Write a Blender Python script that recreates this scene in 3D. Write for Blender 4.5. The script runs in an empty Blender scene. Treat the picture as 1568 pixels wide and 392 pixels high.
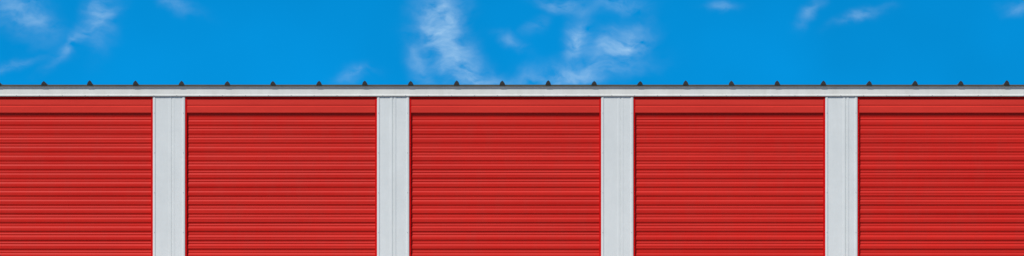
import bpy, math, random
from mathutils import Vector
random.seed(7)
sc=bpy.context.scene
sc.view_settings.view_transform='Standard'; sc.view_settings.look='None'; sc.view_settings.exposure=0
CD=60.0      # camera distance

# ---------------------------------------------------------------- helpers
def new_mat(name):
    m=bpy.data.materials.new(name); m.use_nodes=True
    nt=m.node_tree; b=nt.nodes['Principled BSDF']
    return m,nt,b
def painted(name,c1,c2,rough=0.5,stretch=(1,1,1),nscale=2.0,streak=0.0,metal=0.0,bump=0.0,spec=0.5,dirt=None,dirt_amt=0.0):
    m,nt,b=new_mat(name); N=nt.nodes; L=nt.links
    geo=N.new('ShaderNodeNewGeometry')
    mp=N.new('ShaderNodeMapping'); mp.inputs['Scale'].default_value=stretch
    L.new(geo.outputs['Position'],mp.inputs['Vector'])
    n=N.new('ShaderNodeTexNoise'); n.inputs['Scale'].default_value=nscale; n.inputs['Detail'].default_value=7; n.inputs['Roughness'].default_value=0.65
    L.new(mp.outputs[0],n.inputs['Vector'])
    r=N.new('ShaderNodeValToRGB'); r.color_ramp.elements[0].position=0.3; r.color_ramp.elements[1].position=0.7
    r.color_ramp.elements[0].color=(*c1,1); r.color_ramp.elements[1].color=(*c2,1)
    L.new(n.outputs['Fac'],r.inputs['Fac'])
    out=r.outputs['Color']
    if dirt:
        n2=N.new('ShaderNodeTexNoise'); n2.inputs['Scale'].default_value=1.0; n2.inputs['Detail'].default_value=9; n2.inputs['Roughness'].default_value=0.7
        mp2=N.new('ShaderNodeMapping'); mp2.inputs['Scale'].default_value=(6,6,2.2)
        L.new(geo.outputs['Position'],mp2.inputs['Vector']); L.new(mp2.outputs[0],n2.inputs['Vector'])
        r2=N.new('ShaderNodeMapRange'); r2.inputs[1].default_value=0.42; r2.inputs[2].default_value=0.75; r2.inputs[4].default_value=dirt_amt
        L.new(n2.outputs['Fac'],r2.inputs[0])
        mx=N.new('ShaderNodeMixRGB'); mx.inputs['Color2'].default_value=(*dirt,1)
        L.new(r2.outputs[0],mx.inputs['Fac']); L.new(out,mx.inputs['Color1']); out=mx.outputs[0]
    L.new(out,b.inputs['Base Color'])
    b.inputs['Roughness'].default_value=rough; b.inputs['Metallic'].default_value=metal
    b.inputs['Specular IOR Level'].default_value=spec
    if bump>0:
        n3=N.new('ShaderNodeTexNoise'); n3.inputs['Scale'].default_value=3.0; n3.inputs['Detail'].default_value=3
        mp3=N.new('ShaderNodeMapping'); mp3.inputs['Scale'].default_value=(1,1,2.0)
        L.new(geo.outputs['Position'],mp3.inputs['Vector']); L.new(mp3.outputs[0],n3.inputs['Vector'])
        bp=N.new('ShaderNodeBump'); bp.inputs['Strength'].default_value=bump; bp.inputs['Distance'].default_value=0.02
        L.new(n3.outputs['Fac'],bp.inputs['Height']); L.new(bp.outputs[0],b.inputs['Normal'])
    return m

class MB:
    def __init__(s): s.v=[]; s.f=[]
    def box(s,x0,x1,y0,y1,z0,z1):
        b=len(s.v)
        s.v+=[(x0,y0,z0),(x1,y0,z0),(x1,y1,z0),(x0,y1,z0),(x0,y0,z1),(x1,y0,z1),(x1,y1,z1),(x0,y1,z1)]
        s.f+=[tuple(b+i for i in q) for q in [(0,3,2,1),(4,5,6,7),(0,1,5,4),(1,2,6,5),(2,3,7,6),(3,0,4,7)]]
    def extr_x(s,prof,x0,x1,seg=1):   # prof list of (y,z)
        b=len(s.v); n=len(prof)
        for k in range(seg+1):
            x=x0+(x1-x0)*k/seg
            s.v+=[(x,y,z) for y,z in prof]
        for k in range(seg):
            for i in range(n-1):
                a=b+k*n+i
                s.f.append((a,a+n,a+n+1,a+1))
    def extr_z(s,prof,z0,z1):        # prof (x,y)
        b=len(s.v); n=len(prof)
        s.v+=[(x,y,z0) for x,y in prof]+[(x,y,z1) for x,y in prof]
        for i in range(n-1): s.f.append((b+i,b+i+1,b+n+i+1,b+n+i))
    def cyl_y(s,x,z,r,y0,y1,n=10):
        b=len(s.v)
        for yy in (y0,y1):
            s.v+=[(x+r*math.cos(2*math.pi*i/n),yy,z+r*math.sin(2*math.pi*i/n)) for i in range(n)]
        for i in range(n): j=(i+1)%n; s.f.append((b+i,b+j,b+n+j,b+n+i))
        s.f.append(tuple(b+i for i in range(n)))
    def obj(s,name,mat,parent=None,bevel=0):
        me=bpy.data.meshes.new(name); me.from_pydata(s.v,[],s.f); me.update()
        o=bpy.data.objects.new(name,me); sc.collection.objects.link(o); me.materials.append(mat)
        if parent: o.parent=parent
        if bevel:
            m=o.modifiers.new('bevel','BEVEL'); m.width=bevel; m.segments=2
        return o

# ---------------------------------------------------------------- materials
white=painted('white_painted_steel',(0.65,0.69,0.685),(0.71,0.745,0.735),0.5,(1,1,0.6),2.5,bump=0.12,dirt=(0.44,0.46,0.44),dirt_amt=0.14,spec=0.3)
white2=painted('white_trim_paint',(0.68,0.69,0.66),(0.75,0.76,0.72),0.45,(0.4,1,1),3.0,dirt=(0.40,0.39,0.33),dirt_amt=0.28,spec=0.3)
red=painted('red_painted_steel',(0.51,0.010,0.006),(0.61,0.018,0.011),0.5,(0.10,1,1.8),2.2,bump=0.08,dirt=(0.45,0.028,0.020),dirt_amt=0.4,spec=0.16)
redhead=painted('red_head_paint',(0.58,0.026,0.016),(0.67,0.036,0.022),0.5,(0.3,1,1.8),2.2,bump=0.08,spec=0.26)
redtrim=painted('red_trim_paint',(0.55,0.002,0.003),(0.62,0.004,0.004),0.6,(1,1,1),2.0,spec=0.06)
roofm=painted('roof_metal',(0.16,0.15,0.12),(0.22,0.20,0.16),0.5,(1,1,1),4.0,metal=0.3)
edge=painted('roof_edge_paint',(0.13,0.11,0.06),(0.24,0.20,0.11),0.6,(1,1,1),5.0)
black=painted('black_foam',(0.012,0.012,0.012),(0.03,0.028,0.025),0.8)
steel=painted('galvanised_steel',(0.4,0.4,0.4),(0.55,0.55,0.55),0.35,metal=0.9)
conc=painted('concrete',(0.28,0.27,0.25),(0.38,0.37,0.34),0.85,(1,1,1),1.5)
asph=painted('asphalt',(0.045,0.045,0.047),(0.065,0.064,0.062),0.9,(1,1,1),3)
gravel=painted('gravel',(0.16,0.145,0.12),(0.26,0.24,0.20),0.95,(1,1,1),0.6)

# ---------------------------------------------------------------- building
H=3.60; P=3.4327; C0=-0.105; DW=2.942; PW=P-DW
KS=list(range(-4,5))
XL=C0-4.5*P-PW/2; XR=C0+4.5*P+PW/2
YB=9.0
bld=bpy.data.objects.new('storage_building',None); sc.collection.objects.link(bld)

m=MB()   # main volume, single-slope roof falling to the back
prof=[(0.16,0),(0.16,3.745),(YB,3.215),(YB,0)]
n=len(prof)
m.v=[(XL,y,z) for y,z in prof]+[(XR,y,z) for y,z in prof]
m.f=[(i,(i+1)%n,n+(i+1)%n,n+i) for i in range(n)]+[tuple(range(n)),tuple(range(2*n-1,n-1,-1))]
m.obj('walls',white,bld)
# front pillars between doors : folded sheet-metal jambs, flat panel, seam
m=MB(); scr=MB()
for k in range(-4,6):
    cx=C0+(k-0.5)*P; a=cx-PW/2; c=cx+PW/2
    sx=cx+{-1:0.045,0:0.0,1:0.05,2:0.07}.get(k,0.0)
    sd=0.006 if k in(0,2) else 0.002
    prof=[(a,0.159),(a,0.006),(a+0.016,-0.003),(a+0.032,-0.003),(a+0.044,0.006),(sx-0.048,0.006),(sx-0.040,0.006-sd),(sx-0.008,0.006-sd),(sx-0.005,0.011),(sx+0.005,0.011),(sx+0.008,0.006-sd),(sx+0.040,0.006-sd),(sx+0.048,0.006),(c-0.044,0.006),(c-0.032,-0.003),(c-0.014,-0.003),(c,0.002),(c,0.159)]
    m.extr_z(prof,0,H+0.002)
    for z in [0.3+0.61*j for j in range(6)]:
        for x in (a+0.024,c-0.023): scr.cyl_y(x,z,0.005,-0.007,-0.003,8)
    for x in [a+0.05+0.065*j for j in range(7)]: scr.cyl_y(x,H-0.012,0.006,0.000,0.006,8)
m.obj('door_pillars',white,bld)
m=MB(); m.box(XL,XR,0.004,0.158,H+0.003,3.755); m.obj('header_panel',white,bld)
m=MB()
m.extr_x([(0.003,H+0.006),(-0.016,H+0.006),(-0.019,H+0.009),(-0.019,H+0.030),(-0.013,H+0.036),(-0.013,3.735),(-0.022,3.745),(-0.022,3.762),(0.003,3.762)],XL-0.02,XR+0.02)
m.obj('eave_trim',white2,bld)
x=XL+0.15
while x<XR:
    scr.cyl_y(x,H+0.019,0.005,-0.023,-0.0185,8); x+=0.3505
scr.obj('screws',steel,bld)
# roof : ribbed sheets
ribs=[]; x0=(68-784)/100.0; s=0.7013
j=math.ceil((XL-0.05-x0)/s)
while x0+j*s<XR+0.05: ribs.append(x0+j*s); j+=1
pr=[(XL-0.08,0)]
for rx in ribs: pr+=[(rx-0.036,0),(rx-0.014,0.042),(rx+0.014,0.042),(rx+0.036,0)]
pr+=[(XR+0.08,0)]
m=MB(); n=len(pr)
for (yy,zz) in [(-0.06,3.782),(YB+0.08,3.782-0.06*(YB+0.14))]:
    m.v+=[(x,yy,z+zz) for x,z in pr]
for i in range(n-1): m.f.append((i,i+1,i+n+1,i+n))
ro=m.obj('roof_panels',roofm,bld)
sm=ro.modifiers.new('thick','SOLIDIFY'); sm.thickness=0.003; sm.offset=-1
m=MB(); m.box(XL-0.07,XR+0.07,-0.052,0.0,3.7635,3.777); m.obj('roof_edge',edge,bld)
m=MB()
for rx in ribs:
    d=random.uniform(-0.005,0.005); h=random.uniform(0.040,0.056); b=len(m.v)
    pts=[(rx-0.044,3.779),(rx+0.044,3.779),(rx+0.032+d,3.781+h*0.6),(rx+0.016+d,3.784+h),(rx-0.016+d,3.784+h),(rx-0.032+d,3.781+h*0.6)]
    for yy in(-0.067,-0.045): m.v+=[(x,yy,z) for x,z in pts]
    m.f.append(tuple(b+i for i in range(6))); m.f.append(tuple(b+11-i for i in range(6)))
    for i in range(6):
        q=(i+1)%6; m.f.append((b+i,b+6+i,b+6+q,b+q))
    m.cyl_y(rx+d,3.784+h+0.004,0.007,-0.069,-0.03,8)
m.obj('rib_closures',black,bld)

# roll-up doors
pitch=0.1358; zph=1.81
for n_,k in enumerate(KS):
    cx=C0+k*P; a=cx-DW/2; c=cx+DW/2
    door=bpy.data.objects.new('roll_up_door_%d'%(n_+1),None); sc.collection.objects.link(door); door.parent=bld
    m=MB()
    m.box(a+0.001,a+0.028,0.014,0.150,0,H-0.002); m.box(c-0.028,c-0.001,0.014,0.150,0,H-0.002)
    m.box(a+0.028,c-0.028,0.014,0.150,H-0.026,H-0.002)
    m.obj('guides',redtrim,door)
    m=MB(); zt=H-0.026
    m.extr_x([(0.10,zt-0.222),(0.024,zt-0.222),(0.020,zt-0.214),(0.019,zt-0.128),(0.027,zt-0.120),(0.027,zt-0.108),(0.021,zt-0.098),(0.022,zt-0.010),(0.034,zt)],a+0.028,c-0.028)
    m.obj('head_panel',redhead,door)
    prof=[]
    zz=zph-pitch*13
    base=0.062
    while zz<H-0.10:
        f=0.86+0.28*max(-1,min(1,(2.1-zz)/0.9))   # curtain is pulled flatter near the drum
        q=random.uniform(0.85,1.15)*f; o1=random.uniform(-.002,.002); t=random.uniform(-.002,.002); q2=random.uniform(0.5,1.5)
        for dz,dy in [(-0.014,0.0),(0.004,-0.0115*q),(0.013,-0.0135*q),(0.030,-0.0120*q+t),(0.046,-0.0130*q),(0.055,-0.011*q),(0.074,0.0),(0.081,0.0+t*.5),(0.089,-0.0035*q2),(0.097,-0.0035*q2),(0.107,0.0),(0.117,-t*.5)]:
            z=zz+dz+o1
            if 0.10<z<H-0.10: prof.append((base+dy,z))
        zz+=pitch
    m=MB(); m.extr_x(prof,a+0.026,c-0.026,1)
    m.obj('curtain',red,door)
    m=MB(); m.box(a+0.032,c-0.032,0.045,0.085,0.03,0.105); m.box(a+0.032,c-0.032,0.05,0.08,0.004,0.03); m.obj('bottom_bar',steel,door,0.004)
    m=MB(); m.box(cx-0.09,cx+0.09,0.036,0.046,0.86,1.0); m.box(cx-0.16,cx+0.02,0.026,0.036,0.915,0.945); m.cyl_y(cx+0.05,0.93,0.02,0.016,0.036,12); m.obj('latch',steel,door,0.003)

# ---------------------------------------------------------------- ground
m=MB(); m.v=[(-1500,-1500,0),(1500,-1500,0),(1500,1500,0),(-1500,1500,0)]; m.f=[(0,1,2,3)]
g=m.obj('ground',gravel); g.location.z=-0.012
m=MB(); m.v=[(-60,-14,-0.006),(60,-14,-0.006),(60,-2.5,-0.006),(-60,-2.5,-0.006)]; m.f=[(0,1,2,3)]; m.obj('asphalt_road',asph)
m=MB(); m.v=[(XL-1,-2.5,-0.002),(XR+1,-2.5,-0.002),(XR+1,0.2,-0.002),(XL-1,0.2,-0.002)]; m.f=[(0,1,2,3)]; m.obj('concrete_driveway',conc)

# ---------------------------------------------------------------- sun + sky
EL=math.radians(50); AZ=math.radians(27)
sdir=Vector((-math.sin(AZ)*math.cos(EL),-math.cos(AZ)*math.cos(EL),math.sin(EL)))
ld=bpy.data.lights.new('sun','SUN'); ld.energy=3.8; ld.angle=math.radians(0.5); ld.color=(1.0,0.955,0.89)
lo=bpy.data.objects.new('sun',ld); sc.collection.objects.link(lo); lo.rotation_euler=sdir.to_track_quat('Z','Y').to_euler(); lo.location=(-10,-20,25)

w=bpy.data.worlds.new('World'); sc.world=w; w.use_nodes=True
w.cycles.sampling_method='MANUAL'; w.cycles.sample_map_resolution=256
nt=w.node_tree; N=nt.nodes; L=nt.links
for x in list(N): N.remove(x)
out=N.new('ShaderNodeOutputWorld'); bg=N.new('ShaderNodeBackground'); bg.inputs['Strength'].default_value=0.10
L.new(bg.outputs[0],out.inputs[0])
tc=N.new('ShaderNodeTexCoord'); D=tc.outputs['Generated']
def math_(op,a,b=None,c=None,clamp=False):
    n=N.new('ShaderNodeMath'); n.operation=op; n.use_clamp=clamp
    for i,v in enumerate((a,b,c)):
        if v is None: continue
        if isinstance(v,(int,float)): n.inputs[i].default_value=v
        else: L.new(v,n.inputs[i])
    return n.outputs[0]
va=N.new('ShaderNodeVectorMath'); va.operation='ADD'; va.inputs[1].default_value=(0,0,0.75); L.new(D,va.inputs[0])
vn=N.new('ShaderNodeVectorMath'); vn.operation='NORMALIZE'; L.new(va.outputs[0],vn.inputs[0])
sky=N.new('ShaderNodeTexSky'); sky.sky_type='NISHITA'; sky.sun_disc=False; sky.sun_elevation=EL; sky.sun_rotation=math.pi+AZ
sky.air_density=1.0; sky.dust_density=0.3; sky.ozone_density=2.0
L.new(vn.outputs[0],sky.inputs[0])
sp=N.new('ShaderNodeSeparateXYZ'); L.new(D,sp.inputs[0])
# saturated blue towards the north side, paler towards the sun side
tr=N.new('ShaderNodeMapRange'); tr.inputs[1].default_value=-0.2; tr.inputs[2].default_value=0.7; L.new(sp.outputs[1],tr.inputs[0])
tn=N.new('ShaderNodeMixRGB'); tn.inputs['Color1'].default_value=(1.0,1.15,1.2,1); tn.inputs['Color2'].default_value=(0.015,1.98,2.70,1); L.new(tr.outputs[0],tn.inputs['Fac'])
tint=N.new('ShaderNodeMixRGB'); tint.blend_type='MULTIPLY'; tint.inputs['Fac'].default_value=1
L.new(sky.outputs[0],tint.inputs['Color1']); L.new(tn.outputs[0],tint.inputs['Color2'])
# angular coordinates
az=math_('ARCTAN2',sp.outputs[0],sp.outputs[1]); el=math_('ARCSINE',sp.outputs[2])
cb=N.new('ShaderNodeCombineXYZ'); L.new(math_('MULTIPLY',az,CD),cb.inputs[0]); L.new(math_('MULTIPLY',el,CD),cb.inputs[1])
A=cb.outputs[0]
# broad uneven tone of the blue
bn=N.new('ShaderNodeTexNoise'); bn.inputs['Scale'].default_value=0.28; bn.inputs['Detail'].default_value=3; L.new(A,bn.inputs['Vector'])
br=N.new('ShaderNodeMapRange'); br.inputs[1].default_value=0.3; br.inputs[2].default_value=0.7; br.inputs[3].default_value=0.90; br.inputs[4].default_value=1.06; L.new(bn.outputs['Fac'],br.inputs[0])
# the blue deepens with height above the horizon
bh=N.new('ShaderNodeMapRange'); bh.inputs[1].default_value=0.03; bh.inputs[2].default_value=0.08; bh.inputs[3].default_value=1.03; bh.inputs[4].default_value=0.91; L.new(sp.outputs[2],bh.inputs[0])
bc=N.new('ShaderNodeVectorMath'); bc.operation='SCALE'; L.new(tint.outputs[0],bc.inputs[0]); L.new(math_('MULTIPLY',br.outputs[0],bh.outputs[0]),bc.inputs['Scale'])
wn=N.new('ShaderNodeTexNoise'); wn.inputs['Scale'].default_value=1.3; wn.inputs['Detail'].default_value=5; wn.inputs['Roughness'].default_value=0.5; L.new(A,wn.inputs['Vector'])
ws=N.new('ShaderNodeVectorMath'); ws.operation='SUBTRACT'; ws.inputs[1].default_value=(0.5,0.5,0.5); L.new(wn.outputs['Color'],ws.inputs[0])
wm=N.new('ShaderNodeVectorMath'); wm.operation='SCALE'; wm.inputs['Scale'].default_value=0.55; L.new(ws.outputs[0],wm.inputs[0])
wa=N.new('ShaderNodeVectorMath'); wa.operation='ADD'; L.new(A,wa.inputs[0]); L.new(wm.outputs[0],wa.inputs[1])
W=wa.outputs[0]
# (px,py,len,width,angle deg (ccw),strength)
cl=[(32,22,0.5,0.17,-30,.65),(158,16,0.40,0.12,80,.75),(120,62,0.50,0.07,42,.50),(20,98,0.4,0.05,15,.40),(275,8,0.3,0.08,-20,.4),
    (672,24,0.36,0.22,-85,1.15),(695,75,0.42,0.19,-68,.95),(645,95,0.34,0.12,-70,.5),(725,112,0.45,0.13,-25,.75),
    (886,58,0.26,0.12,70,1.25),(948,66,0.36,0.17,30,1.15),(862,6,0.32,0.07,-10,.7),(950,4,0.35,0.07,0,.6),(785,68,0.2,0.05,-30,.45),(820,42,0.18,0.07,40,.3),
    (870,114,0.8,0.12,8,.85),(540,120,0.25,0.08,20,.5),(1240,20,0.25,0.07,50,.40),(1315,26,0.33,0.06,22,.6),(1105,5,0.2,0.07,0,.35),(1560,8,0.2,0.07,0,.4)]
CAMZ=1.6; tot=None
for px,py,ln,wd,an,st in cl:
    X=(px-784)/100; Z=H+(148-py)/100-CAMZ
    a_=math.atan2(X,CD)*CD; e_=math.asin(Z/math.sqrt(X*X+CD*CD+Z*Z))*CD
    mp=N.new('ShaderNodeMapping'); mp.vector_type='TEXTURE'; mp.inputs['Location'].default_value=(a_,e_,0); mp.inputs['Rotation'].default_value=(0,0,math.radians(an)); mp.inputs['Scale'].default_value=(ln,wd*1.25,1)
    L.new(W,mp.inputs['Vector'])
    dt=N.new('ShaderNodeVectorMath'); dt.operation='DOT_PRODUCT'; L.new(mp.outputs[0],dt.inputs[0]); L.new(mp.outputs[0],dt.inputs[1])
    gs=math_('POWER',math.e,math_('MULTIPLY',dt.outputs['Value'],-1.0))
    tot=math_('MULTIPLY',gs,st) if tot is None else math_('MULTIPLY_ADD',gs,st,tot)
fm=N.new('ShaderNodeMapping'); fm.inputs['Rotation'].default_value=(0,0,math.radians(30)); fm.inputs['Scale'].default_value=(1.3,2.4,1); L.new(W,fm.inputs['Vector'])
fn=N.new('ShaderNodeTexNoise'); fn.inputs['Scale'].default_value=2.0; fn.inputs['Detail'].default_value=6; fn.inputs['Roughness'].default_value=0.54; L.new(fm.outputs[0],fn.inputs['Vector'])
fr=N.new('ShaderNodeMapRange'); fr.inputs[1].default_value=0.30; fr.inputs[2].default_value=0.70; L.new(fn.outputs['Fac'],fr.inputs[0])
loc=math_('MULTIPLY',tot,fr.outputs[0])
# the rest of the sky: broad high wisps above the low band
gm=N.new('ShaderNodeMapping'); gm.inputs['Scale'].default_value=(1.5,2.5,5); L.new(D,gm.inputs['Vector'])
gn=N.new('ShaderNodeTexNoise'); gn.inputs['Scale'].default_value=2.0; gn.inputs['Detail'].default_value=6; gn.inputs['Distortion'].default_value=0.6; L.new(gm.outputs[0],gn.inputs['Vector'])
gr=N.new('ShaderNodeMapRange'); gr.inputs[1].default_value=0.56; gr.inputs[2].default_value=0.8; gr.inputs[4].default_value=0.6; L.new(gn.outputs['Fac'],gr.inputs[0])
gh=N.new('ShaderNodeMapRange'); gh.inputs[1].default_value=0.10; gh.inputs[2].default_value=0.2; L.new(sp.outputs[2],gh.inputs[0])
glob=math_('MULTIPLY',gr.outputs[0],gh.outputs[0])
fac=math_('MULTIPLY',math_('ADD',loc,glob),0.68,clamp=True)
mx=N.new('ShaderNodeMixRGB'); mx.inputs['Color2'].default_value=(4.4,6.8,9.2,1)
L.new(fac,mx.inputs['Fac']); L.new(bc.outputs[0],mx.inputs['Color1']); L.new(mx.outputs[0],bg.inputs['Color'])

# ---------------------------------------------------------------- camera
cd=bpy.data.cameras.new('camera'); co=bpy.data.objects.new('camera',cd); sc.collection.objects.link(co); sc.camera=co
co.location=(0,-CD,CAMZ); co.rotation_euler=(math.pi/2,0,0)
cd.sensor_width=36; cd.lens=36*CD/15.68; cd.shift_y=(H+(148-196)/100-CAMZ)/15.68; cd.clip_end=5000
